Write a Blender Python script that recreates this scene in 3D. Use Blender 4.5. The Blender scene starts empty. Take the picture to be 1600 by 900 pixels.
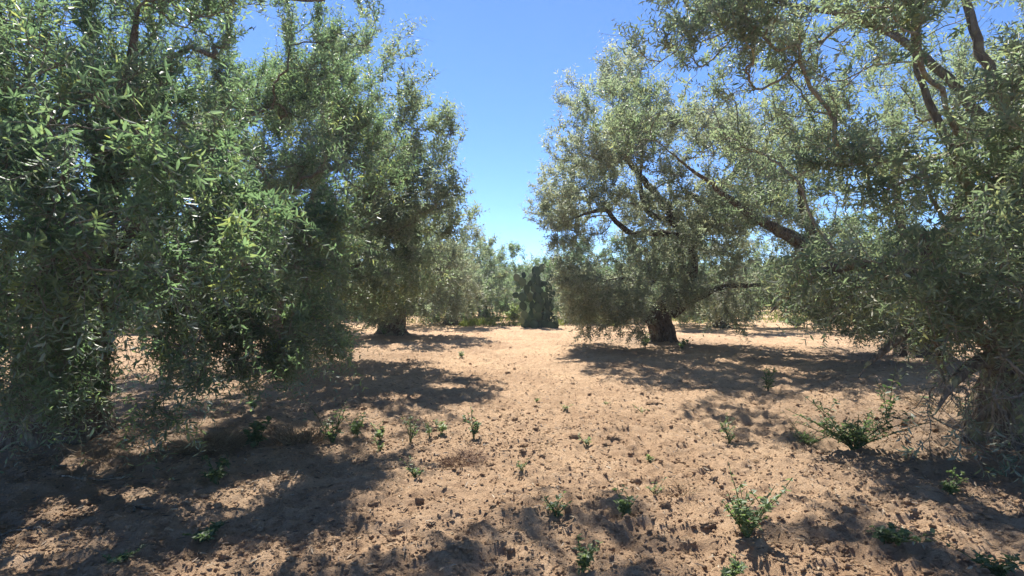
import bpy, math, random
import numpy as np
from mathutils import Vector, Matrix

rng = np.random.default_rng(7)
random.seed(7)
F = 850.0            # focal length of the photograph in its own pixels (1600 wide)
HZ = 455.0           # horizon row
EYE = 1.6
scene = bpy.context.scene
COL = scene.collection


def at(px, py, D):
    """world point seen at photo pixel (px, py) at depth D"""
    return np.array([(px - 800.0) * D / F, D, EYE + (HZ - py) * D / F])


def on_ground(px, py):
    D = EYE * F / (py - HZ)
    return (px - 800.0) * D / F, D


# ------------------------------------------------------------------ noise
def _hash2(ix, iy, seed):
    h = (ix.astype(np.int64) * 374761393 + iy.astype(np.int64) * 668265263 + seed * 982451653) & 0x7fffffff
    h = ((h ^ (h >> 13)) * 1274126177) & 0x7fffffff
    h = (h ^ (h >> 16)) & 0xffff
    return h / 65535.0


def vnoise(x, y, seed=0):
    ix = np.floor(x); iy = np.floor(y)
    fx = x - ix; fy = y - iy
    fx = fx * fx * (3 - 2 * fx); fy = fy * fy * (3 - 2 * fy)
    a = _hash2(ix, iy, seed); b = _hash2(ix + 1, iy, seed)
    c = _hash2(ix, iy + 1, seed); d = _hash2(ix + 1, iy + 1, seed)
    return (a * (1 - fx) + b * fx) * (1 - fy) + (c * (1 - fx) + d * fx) * fy


TREE_BASES = [(-4.7, 5.6), (-5.0, 12.0), (-4.25, 19.2), (5.25, 5.6), (9.4, 12.5), (4.55, 16.4)]


def ground_h(x, y):
    x = np.asarray(x, float); y = np.asarray(y, float)
    u = x * 0.94 + y * 0.34; v = -x * 0.34 + y * 0.94
    n = lambda w, s: vnoise(u / w + 13.7 * s, v / w - 7.1 * s, s)
    near = np.clip(1.25 - np.hypot(x, y) / 70.0, 0.25, 1)
    tilled = 0.55 + 0.75 * n(2.6, 21)
    h = 0.10 * (n(3.4, 1) - 0.5) + 0.055 * (n(1.1, 2) - 0.5) + tilled * 0.052 * (n(0.38, 3) - 0.5)
    r = n(0.17, 4)
    h = h + tilled * (0.052 * (1 - np.abs(2 * r - 1)) ** 2 - 0.017)
    r2 = n(0.075, 5)
    h = h + tilled * (0.026 * (1 - np.abs(2 * r2 - 1)) ** 2 - 0.008)
    h = h + 0.008 * (n(0.033, 6) - 0.5)
    h = h + 0.030 * (vnoise(v / .24 + 3.1, u / 2.2, 17) - 0.5) * (.3 + n(3.1, 18)) + 0.022 * (vnoise(v / .9 + .6 * n(2.0, 24), u / 9.0, 19) - 0.5)
    h = h * near
    for (tx, ty) in TREE_BASES:
        h = h + 0.10 * np.exp(-((x - tx) ** 2 + (y - ty) ** 2) / 1.1)
    # an old plough step that runs across the near right
    xx, yy = on_ground(1300, 752)
    dy = (y - yy - 0.06 * (x - xx))
    m = np.exp(-((x - xx - 0.55) / 0.75) ** 4)
    h = h + m * 0.055 * (0.5 - 0.5 * np.tanh(dy / 0.035)) * np.exp(-np.clip(-dy, 0, 9) / 0.35)
    return h


def gz(x, y):
    return float(ground_h(np.array([x]), np.array([y]))[0])


# ------------------------------------------------------------------ meshes
def mesh_from(name, verts, faces_list, mats, attrs=None, smooth=False):
    """faces_list: list of (faces (N,k) int array, material index)"""
    me = bpy.data.meshes.new(name)
    verts = np.ascontiguousarray(verts, dtype=np.float32)
    me.vertices.add(len(verts))
    me.vertices.foreach_set('co', verts.ravel())
    loops = np.concatenate([f.ravel() for f, _ in faces_list]).astype(np.int32)
    tot = np.concatenate([np.full(len(f), f.shape[1]) for f, _ in faces_list]).astype(np.int32)
    mi = np.concatenate([np.full(len(f), m) for f, m in faces_list]).astype(np.int32)
    start = np.concatenate([[0], np.cumsum(tot)[:-1]]).astype(np.int32)
    me.loops.add(len(loops)); me.loops.foreach_set('vertex_index', loops)
    me.polygons.add(len(tot)); me.polygons.foreach_set('loop_start', start)
    try:
        me.polygons.foreach_set('loop_total', tot)
    except Exception:
        pass
    for m in mats:
        me.materials.append(m)
    me.polygons.foreach_set('material_index', mi)
    if smooth is not False:
        sm = np.zeros(len(tot), bool)
        if smooth is True:
            sm[:] = True
        else:
            sm = np.isin(mi, np.array(smooth))
        me.polygons.foreach_set('use_smooth', sm)
    if attrs:
        for k, a in attrs.items():
            at_ = me.attributes.new(k, 'FLOAT', 'POINT')
            at_.data.foreach_set('value', np.ascontiguousarray(a, dtype=np.float32))
    me.update(calc_edges=True)
    me.validate()
    return me


def obj(name, me, parent=None, loc=None):
    o = bpy.data.objects.new(name, me)
    COL.objects.link(o)
    if parent is not None:
        o.parent = parent
    if loc is not None:
        o.location = loc
    return o


def empty(name, loc, label, cat, group=None):
    o = bpy.data.objects.new(name, None)
    COL.objects.link(o)
    o.location = loc
    o.empty_display_size = 0.2
    o['label'] = label; o['category'] = cat
    if group:
        o['group'] = group
    return o


def unit(v):
    return v / np.maximum(np.linalg.norm(v, axis=-1, keepdims=True), 1e-9)


def tubes(P, R, sides, knobbly=0.0, seed=0):
    """P (N,K,3), R (N,K) -> verts, quads"""
    N, K, _ = P.shape
    T = np.empty_like(P)
    T[:, 1:-1] = P[:, 2:] - P[:, :-2]
    T[:, 0] = P[:, 1] - P[:, 0]; T[:, -1] = P[:, -1] - P[:, -2]
    T = unit(T)
    ref = np.where(np.abs(T[:, :1, 2:3]) > 0.85, np.array([[[1.0, 0, 0]]]), np.array([[[0, 0, 1.0]]]))
    ref = np.repeat(ref, K, axis=1)
    A = unit(np.cross(T, ref)); B = np.cross(T, A)
    ang = np.arange(sides) * 2 * np.pi / sides
    rr = R[:, :, None] * np.ones(sides)
    if knobbly > 0:
        k = np.arange(K)[None, :, None] * 0.55
        nid = np.arange(N)[:, None, None] * 7.3 + seed
        fl = (0.5 * np.sin(3 * ang + 0.35 * k + nid) + 0.35 * np.sin(5 * ang - 0.5 * k + nid * 1.7) + 0.3 * np.sin(8 * ang + 0.8 * k + nid * .6))
        fl = fl + 0.6 * (vnoise(ang * 2.2 + nid, k * 1.9 + nid, 3) - 0.5)
        rr = rr * (1 + knobbly * fl)
    V = P[:, :, None, :] + rr[..., None] * (np.cos(ang)[:, None] * A[:, :, None, :] + np.sin(ang)[:, None] * B[:, :, None, :])
    idx = np.arange(N * K * sides).reshape(N, K, sides)
    a = idx[:, :-1, :]; b = np.roll(idx, -1, axis=2)[:, :-1, :]
    c = np.roll(idx, -1, axis=2)[:, 1:, :]; d = idx[:, 1:, :]
    Q = np.stack([a, b, c, d], axis=-1).reshape(-1, 4)
    return V.reshape(-1, 3), Q


def leaves(base, ldir, nrm, L, W, fine=True):
    """one folded leaf per row"""
    side = unit(np.cross(ldir, nrm)); nrm = np.cross(side, ldir)
    L = L[:, None]; W = W[:, None]
    tip = base + ldir * L - nrm * L * 0.10
    if fine:
        m1 = base + ldir * L * 0.33 + nrm * W * 0.22; m2 = base + ldir * L * 0.70 + nrm * W * 0.12 - nrm * L * 0.03
        V = np.stack([base, m1 + side * W * 0.5, m2 + side * W * 0.40, tip, m2 - side * W * 0.40, m1 - side * W * 0.5], axis=1)
        n = len(base); o = np.arange(n)[:, None] * 6
        Q = np.concatenate([o + np.array([[0, 1, 2, 3]]), o + np.array([[0, 3, 4, 5]])])
        return V.reshape(-1, 3), Q, 6
    m1 = base + ldir * L * 0.48 + nrm * W * 0.2
    V = np.stack([base, m1 + side * W * 0.5, tip, m1 - side * W * 0.5], axis=1)
    n = len(base); o = np.arange(n)[:, None] * 4
    Q = o + np.array([[0, 1, 2, 3]])
    return V.reshape(-1, 3), Q, 4


# ------------------------------------------------------------------ materials
def new_mat(name):
    m = bpy.data.materials.new(name); m.use_nodes = True
    nt = m.node_tree; nt.nodes.clear()
    out = nt.nodes.new('ShaderNodeOutputMaterial')
    return m, nt, out


def N(nt, t, **kw):
    n = nt.nodes.new(t)
    for k, v in kw.items():
        setattr(n, k, v)
    return n


def ramp(nt, stops, interp='LINEAR'):
    r = N(nt, 'ShaderNodeValToRGB')
    r.color_ramp.interpolation = interp
    while len(r.color_ramp.elements) < len(stops):
        r.color_ramp.elements.new(0.5)
    for e, (p, c) in zip(r.color_ramp.elements, stops):
        e.position = p; e.color = (*c, 1)
    return r


def leaf_material(name, top, under, trans, tw=0.35, rough=0.42, spec=0.45):
    m, nt, out = new_mat(name)
    lk = nt.links.new
    a = N(nt, 'ShaderNodeAttribute', attribute_name='tint')
    r1 = ramp(nt, top); r2 = ramp(nt, under); r3 = ramp(nt, trans)
    for r in (r1, r2, r3):
        lk(a.outputs['Fac'], r.inputs['Fac'])
    g = N(nt, 'ShaderNodeNewGeometry')
    mx = N(nt, 'ShaderNodeMixRGB')
    lk(g.outputs['Backfacing'], mx.inputs['Fac']); lk(r1.outputs['Color'], mx.inputs['Color1']); lk(r2.outputs['Color'], mx.inputs['Color2'])
    p = N(nt, 'ShaderNodeBsdfPrincipled')
    p.inputs['Roughness'].default_value = rough
    p.inputs['Specular IOR Level'].default_value = spec
    lk(mx.outputs['Color'], p.inputs['Base Color'])
    t = N(nt, 'ShaderNodeBsdfTranslucent')
    lk(r3.outputs['Color'], t.inputs['Color'])
    ms = N(nt, 'ShaderNodeMixShader'); ms.inputs['Fac'].default_value = tw
    lk(p.outputs[0], ms.inputs[1]); lk(t.outputs[0], ms.inputs[2]); lk(ms.outputs[0], out.inputs['Surface'])
    return m


OLIVE_DARK = leaf_material('olive_leaf_deep',
    [(0.0, (.056, .084, .060)), (0.5, (.086, .122, .082)), (0.88, (.125, .165, .090)), (0.97, (.15, .20, .085)), (1.0, (.42, .34, .06))],
    [(0.0, (.22, .25, .21)), (0.6, (.29, .315, .27)), (1.0, (.34, .35, .26))],
    [(0.0, (.18, .31, .13)), (0.6, (.28, .44, .18)), (1.0, (.52, .58, .14))], tw=.45, rough=.44, spec=.42)
OLIVE_MID = leaf_material('olive_leaf_mid',
    [(0.0, (.074, .100, .072)), (0.5, (.115, .142, .100)), (0.9, (.160, .185, .118)), (1.0, (.32, .28, .10))],
    [(0.0, (.30, .315, .25)), (0.6, (.37, .38, .31)), (1.0, (.43, .42, .31))],
    [(0.0, (.26, .37, .18)), (0.6, (.36, .47, .23)), (1.0, (.53, .55, .20))], tw=.46, rough=.45, spec=.42)
OLIVE_PALE = leaf_material('olive_leaf_silver',
    [(0.0, (.112, .134, .096)), (0.5, (.165, .184, .132)), (0.9, (.22, .232, .158)), (1.0, (.32, .28, .11))],
    [(0.0, (.35, .36, .30)), (0.6, (.42, .425, .36)), (1.0, (.50, .47, .38))],
    [(0.0, (.36, .44, .25)), (0.6, (.46, .53, .31)), (1.0, (.58, .56, .28))], tw=.47, rough=.5, spec=.35)
WEED_LEAF = leaf_material('weed_leaf',
    [(0.0, (.07, .105, .055)), (0.5, (.125, .17, .085)), (1.0, (.21, .255, .11))],
    [(0.0, (.10, .16, .07)), (1.0, (.17, .23, .10))],
    [(0.0, (.15, .25, .08)), (1.0, (.34, .45, .13))], tw=.42, rough=.5)
GRASS_M = leaf_material('green_grass_blade',
    [(0.0, (.09, .14, .03)), (0.6, (.15, .20, .045)), (1.0, (.26, .25, .09))],
    [(0.0, (.10, .15, .04)), (1.0, (.26, .25, .10))],
    [(0.0, (.16, .26, .04)), (1.0, (.36, .36, .10))], tw=.4, rough=.6)
STRAW_M = leaf_material('dry_straw',
    [(0.0, (.20, .135, .075)), (0.5, (.34, .24, .13)), (1.0, (.50, .38, .22))],
    [(0.0, (.20, .135, .075)), (1.0, (.46, .35, .20))],
    [(0.0, (.26, .17, .08)), (1.0, (.44, .33, .17))], tw=.2, rough=.6)
DEAD_LEAF = leaf_material('dead_olive_leaf',
    [(0.0, (.10, .065, .04)), (0.5, (.20, .135, .08)), (1.0, (.36, .28, .18))],
    [(0.0, (.16, .12, .085)), (1.0, (.34, .28, .20))],
    [(0.0, (.16, .10, .05)), (1.0, (.3, .22, .1))], tw=.12, rough=.6)
RUST_M = leaf_material('withered_brown_stem',
    [(0.0, (.10, .05, .028)), (0.5, (.17, .09, .05)), (1.0, (.27, .16, .09))],
    [(0.0, (.11, .06, .035)), (1.0, (.25, .15, .09))],
    [(0.0, (.15, .08, .03)), (1.0, (.25, .14, .06))], tw=.15, rough=.7)


def bark_material(name, dark, mid, pale, lichen, lich_amt):
    m, nt, out = new_mat(name); lk = nt.links.new
    tc = N(nt, 'ShaderNodeTexCoord')
    mp = N(nt, 'ShaderNodeMapping'); mp.inputs['Scale'].default_value = (1, 1, .35)
    lk(tc.outputs['Object'], mp.inputs['Vector'])
    n1 = N(nt, 'ShaderNodeTexNoise'); n1.inputs['Scale'].default_value = 14; n1.inputs['Detail'].default_value = 8; n1.inputs['Roughness'].default_value = .65
    v = N(nt, 'ShaderNodeTexVoronoi'); v.inputs['Scale'].default_value = 26
    lk(mp.outputs[0], n1.inputs['Vector']); lk(mp.outputs[0], v.inputs['Vector'])
    r = ramp(nt, [(.28, dark), (.5, mid), (.72, pale)])
    lk(n1.outputs['Fac'], r.inputs['Fac'])
    n2 = N(nt, 'ShaderNodeTexNoise'); n2.inputs['Scale'].default_value = 5.5; n2.inputs['Detail'].default_value = 6
    lk(tc.outputs['Object'], n2.inputs['Vector'])
    r2 = ramp(nt, [(.62 - lich_amt, (0, 0, 0)), (.72 - lich_amt, (1, 1, 1))]); lk(n2.outputs['Fac'], r2.inputs['Fac'])
    mx = N(nt, 'ShaderNodeMixRGB'); mx.inputs['Color2'].default_value = (*lichen, 1)
    lk(r2.outputs['Color'], mx.inputs['Fac']); lk(r.outputs['Color'], mx.inputs['Color1'])
    p = N(nt, 'ShaderNodeBsdfPrincipled'); p.inputs['Roughness'].default_value = .9; p.inputs['Specular IOR Level'].default_value = .2
    lk(mx.outputs['Color'], p.inputs['Base Color'])
    ad = N(nt, 'ShaderNodeMath', operation='ADD'); lk(n1.outputs['Fac'], ad.inputs[0]); lk(v.outputs['Distance'], ad.inputs[1])
    b = N(nt, 'ShaderNodeBump'); b.inputs['Strength'].default_value = 1.0; b.inputs['Distance'].default_value = .06
    lk(ad.outputs[0], b.inputs['Height']); lk(b.outputs[0], p.inputs['Normal'])
    lk(p.outputs[0], out.inputs['Surface'])
    return m


BARK = bark_material('olive_bark', (.055, .042, .032), (.13, .105, .08), (.22, .185, .145), (.26, .25, .17), .06)
BARK_DARK = bark_material('dark_olive_bark', (.035, .026, .020), (.085, .066, .050), (.15, .12, .092), (.17, .155, .11), .03)
BARK_LICHEN = bark_material('lichen_bark', (.08, .06, .045), (.19, .155, .115), (.31, .27, .21), (.30, .28, .15), .11)
TWIG = bark_material('olive_twig', (.14, .12, .095), (.22, .19, .15), (.33, .295, .24), (.30, .29, .2), .05)
TWIG_GREY = bark_material('bare_grey_twig', (.20, .165, .12), (.31, .265, .20), (.43, .38, .30), (.37, .34, .18), .08)
STEM = bark_material('weed_stem', (.06, .10, .03), (.10, .15, .05), (.16, .20, .08), (.22, .14, .09), .02)


def soil_material():
    m, nt, out = new_mat('sandy_soil'); lk = nt.links.new
    tc = N(nt, 'ShaderNodeTexCoord')

    def noise(sc, det=6, rough=.6):
        n = N(nt, 'ShaderNodeTexNoise'); n.inputs['Scale'].default_value = sc
        n.inputs['Detail'].default_value = det; n.inputs['Roughness'].default_value = rough
        lk(tc.outputs['Object'], n.inputs['Vector']); return n
    n1 = noise(.55, 5); n2 = noise(9, 8, .7); n3 = noise(70, 6, .7); n4 = noise(260, 3, .6)
    r1 = ramp(nt, [(.3, (.485, .322, .200)), (.52, (.62, .428, .266)), (.72, (.70, .508, .335))])
    lk(n2.outputs['Fac'], r1.inputs['Fac'])
    r2 = ramp(nt, [(.32, (.74, .70, .68)), (.5, (.95, .93, .92)), (.68, (1.10, 1.09, 1.07))]); lk(n1.outputs['Fac'], r2.inputs['Fac'])
    mu = N(nt, 'ShaderNodeMixRGB', blend_type='MULTIPLY'); mu.inputs['Fac'].default_value = 1
    lk(r1.outputs['Color'], mu.inputs['Color1']); lk(r2.outputs['Color'], mu.inputs['Color2'])
    r3 = ramp(nt, [(.30, (.60, .56, .53)), (.48, (1, 1, 1)), (.78, (1.18, 1.17, 1.15))]); lk(n3.outputs['Fac'], r3.inputs['Fac'])
    mu2 = N(nt, 'ShaderNodeMixRGB', blend_type='MULTIPLY'); mu2.inputs['Fac'].default_value = .9
    lk(mu.outputs['Color'], mu2.inputs['Color1']); lk(r3.outputs['Color'], mu2.inputs['Color2'])
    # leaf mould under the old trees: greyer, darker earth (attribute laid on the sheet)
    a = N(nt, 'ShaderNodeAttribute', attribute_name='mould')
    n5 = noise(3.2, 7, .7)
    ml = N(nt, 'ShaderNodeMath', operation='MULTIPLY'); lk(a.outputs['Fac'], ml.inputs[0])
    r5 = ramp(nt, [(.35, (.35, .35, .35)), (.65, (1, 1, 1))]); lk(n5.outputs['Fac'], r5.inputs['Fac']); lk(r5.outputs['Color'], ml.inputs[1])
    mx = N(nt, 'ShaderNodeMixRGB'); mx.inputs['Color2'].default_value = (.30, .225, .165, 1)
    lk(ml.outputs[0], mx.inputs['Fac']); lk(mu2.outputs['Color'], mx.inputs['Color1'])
    p = N(nt, 'ShaderNodeBsdfPrincipled'); p.inputs['Roughness'].default_value = .95; p.inputs['Specular IOR Level'].default_value = .12
    lk(mx.outputs['Color'], p.inputs['Base Color'])
    ad = N(nt, 'ShaderNodeMath', operation='MULTIPLY_ADD'); lk(n3.outputs['Fac'], ad.inputs[0]); ad.inputs[1].default_value = 1.0
    lk(n4.outputs['Fac'], ad.inputs[2])
    b = N(nt, 'ShaderNodeBump'); b.inputs['Strength'].default_value = 1.0; b.inputs['Distance'].default_value = .026
    lk(ad.outputs[0], b.inputs['Height']); lk(b.outputs[0], p.inputs['Normal'])
    lk(p.outputs[0], out.inputs['Surface'])
    return m


SOIL = soil_material()


# ------------------------------------------------------------------ ground sheet
def grow(start, stop, step, fac, lim):
    out = [start]; s = step
    while out[-1] < stop:
        out.append(out[-1] + s); s = min(s * fac, lim)
    return out


def build_ground():
    xs = np.arange(-3.4, 3.4, .022).tolist()
    right = grow(3.4, 400, .026, 1.014, 40)
    xs = [-v for v in right[::-1]] + xs[1:] + right
    ys = np.arange(1.7, 5.0, .020).tolist() + grow(5.0, 420, .023, 1.0062, .2)[0:0]
    ys += grow(5.0, 60, .022, 1.0075, .6) + grow(61, 450, .8, 1.12, 40)
    ys = [-30, -18, -10, -6, -3.5, -2, -1, -.3, .3, .8, 1.2, 1.5] + ys
    X, Y = np.meshgrid(np.array(xs), np.array(ys))
    H = ground_h(X, Y)
    H = np.where(np.abs(X) > 60, 0, H); H = np.where(Y > 100, 0, H)
    V = np.stack([X, Y, H], -1).reshape(-1, 3)
    ny, nx = X.shape
    i = np.arange(ny * nx).reshape(ny, nx)
    Q = np.stack([i[:-1, :-1], i[:-1, 1:], i[1:, 1:], i[1:, :-1]], -1).reshape(-1, 4)
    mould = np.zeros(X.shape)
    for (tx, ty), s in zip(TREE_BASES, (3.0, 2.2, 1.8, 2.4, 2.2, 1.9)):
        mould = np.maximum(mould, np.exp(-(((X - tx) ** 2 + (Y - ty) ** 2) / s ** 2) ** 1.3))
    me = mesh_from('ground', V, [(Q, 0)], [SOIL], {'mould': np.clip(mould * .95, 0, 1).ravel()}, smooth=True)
    g = obj('ground', me); g['kind'] = 'structure'; g['label'] = 'tilled sandy orange soil between the olive rows'
    return g


build_ground()


# ------------------------------------------------------------------ olive trees
def bez(p0, p1, p2, t):
    t = t[:, None]
    return (1 - t) ** 2 * p0 + 2 * t * (1 - t) * p1 + t ** 2 * p2


def catmull(pts, n):
    pts = np.asarray(pts, float)
    d = np.r_[0, np.cumsum(np.linalg.norm(np.diff(pts[:, :3], axis=0), axis=1))]
    q = np.vstack([2 * pts[0] - pts[1], pts, 2 * pts[-1] - pts[-2]])
    out = []
    for s in np.linspace(0, d[-1], n):
        i = min(max(np.searchsorted(d, s) - 1, 0), len(pts) - 2)
        t = (s - d[i]) / max(d[i + 1] - d[i], 1e-9)
        a, b, c, e = q[i], q[i + 1], q[i + 2], q[i + 3]
        out.append(.5 * (2 * b + (c - a) * t + (2 * a - 5 * b + 4 * c - e) * t * t + (3 * b - 3 * c + e - a) * t ** 3))
    return np.array(out)


def sample_lobes(lobes, n, spread, r, reject=None, shell=.5):
    """clump centres: boughs are thrown in the lobes, clumps gather about the boughs"""
    vol = np.array([l[2] for l in lobes], float); vol /= vol.sum()
    pts = []
    for l, w in zip(lobes, vol):
        c = np.array(l[0]); rad = np.array(l[1])
        k = max(3, int(round(n * w)))
        nb = max(2, k // 13)
        u = unit(r.normal(size=(nb, 3))) * (shell + (1 - shell) * r.random((nb, 1))) ** .8
        bough = c + u * rad
        idx = r.integers(0, nb, k)
        p = bough[idx] + r.normal(size=(k, 3)) * spread * np.array([1, 1, .8])
        q = (p - c) / rad
        m = np.linalg.norm(q, axis=1)
        lim = (1.0 + .34 * r.random(nb) ** 3)[idx] + .06 * r.random(k)
        p = np.where((m > lim)[:, None], c + q / m[:, None] * lim[:, None] * rad, p)
        pts.append(p)
    p = np.concatenate(pts)
    if reject is not None:
        p = p[~reject(p)]
    return p


def grow_tree(seed, limbs, clumps, leaf_mat, base, cfg):
    """limbs: list of (M,4) world polylines x,y,z,r. clumps: (n,3). cfg: numbers. -> (trunk mesh, branch mesh, crown mesh) local to base"""
    r = np.random.default_rng(seed)
    base = np.asarray(base, float)
    nodes = []; dirs = []; chain_of = []
    limb_polys = []
    for L in limbs:
        ln = np.linalg.norm(np.diff(L[:, :3], axis=0), axis=1).sum()
        c = catmull(L, max(6, int(ln / .16)))
        c[1:, :3] += r.normal(size=(len(c) - 1, 3)) * .012
        if len(limb_polys):
            c[:, 3] *= np.interp(np.linspace(0, 1, len(c)), [0, .8, 1], [1, 1, .3])
        limb_polys.append(c)
        t = unit(np.gradient(c[:, :3], axis=0))
        sk = max(2, len(c) // 4)
        nodes.append(c[sk:, :3]); dirs.append(t[sk:])
    NP = np.concatenate(nodes); ND = np.concatenate(dirs)
    root = np.array(cfg.get('fork', limbs[0][-1][:3]))
    order = np.argsort(np.linalg.norm(clumps - root, axis=1))
    K = 7
    n = len(clumps)
    cap = len(NP) + n * (K - 1)
    P = np.empty((cap, 3)); Dm = np.empty((cap, 3)); par = np.full(cap, -1); depth = np.zeros(cap)
    m0 = len(NP); P[:m0] = NP; Dm[:m0] = ND; cnt = m0
    chains = np.empty((n, K), int); cpts = np.empty((n, K, 3))
    ts = np.linspace(0, 1, K)
    for ci, k in enumerate(order):
        c = clumps[k]
        d = c - P[:cnt]
        dist = np.linalg.norm(d, axis=1)
        al = (d * Dm[:cnt]).sum(1) / np.maximum(dist, 1e-6)
        cost = dist * (1.25 - .45 * al) + .10 * depth[:cnt]
        a = int(np.argmin(cost))
        ln = dist[a]
        ctrl = P[a] + Dm[a] * ln * .38 + r.normal(size=3) * ln * .13 + np.array([0, 0, ln * .06])
        q = bez(P[a], ctrl, c, ts)
        q[1:-1] += r.normal(size=(K - 2, 3)) * ln * .025
        ids = np.empty(K, int); ids[0] = a
        ids[1:] = np.arange(cnt, cnt + K - 1)
        P[cnt:cnt + K - 1] = q[1:]
        Dm[cnt:cnt + K - 1] = unit(np.diff(q, axis=0))
        par[cnt:cnt + K - 1] = ids[:-1]
        depth[cnt:cnt + K - 1] = depth[a] + ln * ts[1:]
        cnt += K - 1
        chains[ci] = ids; cpts[ci] = q
    # pipe model
    pw = 2.35
    acc = np.zeros(cnt)
    acc[chains[:, -1]] += cfg.get('tip', .0032) ** pw
    for i in range(cnt - 1, m0 - 1, -1):
        if par[i] >= 0:
            acc[par[i]] += acc[i]
    rad = acc ** (1 / pw)
    cr = rad[chains]
    cr[:, 0] = np.minimum(cr[:, 0], cr[:, 1] * 1.15)
    cr = np.maximum(cr, .0022)
    # --- trunk and limbs
    TV, TQ = [], []; off = 0
    for i, c in enumerate(limb_polys):
        v, q = tubes(c[None, :, :3] - base, c[None, :, 3], 22 if i == 0 else 12, knobbly=.24 if i == 0 else .10, seed=seed + i * 3.1)
        TV.append(v); TQ.append(q + off); off += len(v)
        if i == 0:      # flared root buttresses
            b0 = c[0, :3] - base
            for a in np.arange(7) * 2 * np.pi / 7 + r.random(7) * .5:
                rr = c[0, 3]
                o = np.array([math.cos(a), math.sin(a), 0])
                pl = np.array([b0 + o * rr * .55 + [0, 0, .42 + .2 * r.random()], b0 + o * rr * .80 + [0, 0, .18], b0 + o * rr * 1.25 + [0, 0, .02], b0 + o * rr * 1.75 + [0, 0, -.10]])
                pl = catmull(np.c_[pl, [rr * .34, rr * .32, rr * .24, rr * .10]], 7)
                v, q = tubes(pl[None, :, :3], pl[None, :, 3], 9, knobbly=.1, seed=a)
                TV.append(v); TQ.append(q + off); off += len(v)
    trunk = mesh_from('trunk', np.concatenate(TV), [(np.concatenate(TQ), 0)], [cfg.get('bark', BARK)], smooth=True)
    thick = cr[:, 1] > .012
    BV, BQ = [], []; off = 0
    for sel, sd in ((thick, 6), (~thick, 4)):
        if sel.any():
            v, q = tubes(cpts[sel] - base, cr[sel], sd)
            BV.append(v); BQ.append(q + off); off += len(v)
    branch = mesh_from('branches', np.concatenate(BV), [(np.concatenate(BQ), 0)], [cfg.get('twig', TWIG)], smooth=True)
    # --- shoots
    ns = cfg['shoots']
    C = np.repeat(cpts, ns, axis=0)
    M = len(C)
    f = .45 + .55 * r.random(M) ** .6
    fi = f * (K - 1); i0 = np.minimum(fi.astype(int), K - 2); w = (fi - i0)[:, None]
    ar = np.arange(M)
    start = C[ar, i0] * (1 - w) + C[ar, i0 + 1] * w
    td = unit(C[:, -1] - C[:, -3])
    cen = np.array(cfg.get('centre', clumps.mean(0)))
    outw = unit(start - cen)
    zrel = (start[:, 2] - cen[2]) / max(1e-6, np.abs(clumps[:, 2] - cen[2]).max())
    up = np.where(zrel > -.1, cfg.get('up', .75), cfg.get('droop', -.25)) + r.normal(size=M) * .25
    sd = unit(td * .45 + r.normal(size=(M, 3)) * .50 + outw * .35 + up[:, None] * np.array([0, 0, 1.]))
    ln = cfg['shoot_len'] * (.55 + .8 * r.random(M))
    bare = r.random(M) < cfg.get('bare', .03)
    if cfg.get('bare_fn') is not None:
        bare |= cfg['bare_fn'](start, r)
    bend = r.normal(size=(M, 3)) * .18 + np.where(zrel > -.1, .12, -.22)[:, None] * np.array([0, 0, 1.])
    S = np.linspace(0, 1, 4)
    SP = start[:, None] + sd[:, None] * (ln[:, None] * S)[..., None] + bend[:, None] * (ln[:, None] * S ** 2)[..., None]
    SP[:, :, 2] = np.maximum(SP[:, :, 2], .04)
    SR = cfg.get('shoot_r', .0021) * np.linspace(1, .45, 4)[None] * (.8 + .5 * r.random((M, 1)))
    SR = SR * np.where(bare, cfg.get('bare_thick', 1.0), 1.0)[:, None]
    draw = ~(bare & (r.random(M) < cfg.get('bare_cull', 0)))
    v0, q0 = tubes((SP - base)[draw], SR[draw], 3)
    tint0 = r.random(draw.sum()).repeat(12)
    # --- leaves, in crossed pairs
    gap = cfg['gap']; np_ = cfg.get('pairs', 11)
    keep = ~bare
    A = SP[keep]; ll = ln[keep]
    Mk = len(A)
    tpos = (np.arange(np_)[None] + .5 * r.random((Mk, np_)) + .6) / (np_ + .3)
    ok = tpos * ll[:, None] > 0
    def ev(t):
        x = t * 3; i = np.minimum(x.astype(int), 2); w = (x - i)[..., None]
        rows = np.arange(Mk)[:, None]
        return A[rows, i] * (1 - w) + A[rows, i + 1] * w, A[rows, i + 1] - A[rows, i]
    pos, tan = ev(tpos); tan = unit(tan)
    ref = np.where(np.abs(tan[..., 2:3]) > .85, np.array([1., 0, 0]), np.array([0, 0, 1.]))
    e1 = unit(np.cross(tan, ref)); e2 = np.cross(tan, e1)
    ph = (np.arange(np_) % 2) * np.pi / 2 + r.random((Mk, 1)) * 6.28 + r.normal(size=(Mk, np_)) * .35
    LB, LD, LN, LL, LW, LT = [], [], [], [], [], []
    shoot_t = np.clip(.42 + .22 * r.normal(size=Mk), .02, .93)
    for s in (0, np.pi):
        a = ph + s
        side = np.cos(a)[..., None] * e1 + np.sin(a)[..., None] * e2
        sp = (.55 + .35 * r.random((Mk, np_)))[..., None]
        ld = unit(tan * (1.15 - sp) + side * sp + r.normal(size=tan.shape) * .16)
        nn = unit(tan - (tan * ld).sum(-1, keepdims=True) * ld + r.normal(size=tan.shape) * .32)
        size = cfg['leaf'] * (.62 + .55 * r.random((Mk, np_))) * np.where(tpos > .88, .7, 1)
        miss = r.random((Mk, np_)) < cfg.get('miss', .12)
        g = ~miss
        LB.append(pos[g]); LD.append(ld[g]); LN.append(nn[g]); LL.append(size[g])
        LW.append((size * cfg.get('lw', .23) * (.8 + .4 * r.random((Mk, np_))))[g])
        tt = np.clip(shoot_t[:, None] + .12 * r.normal(size=(Mk, np_)) + .12 * (tpos - .5), 0, .95)
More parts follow.
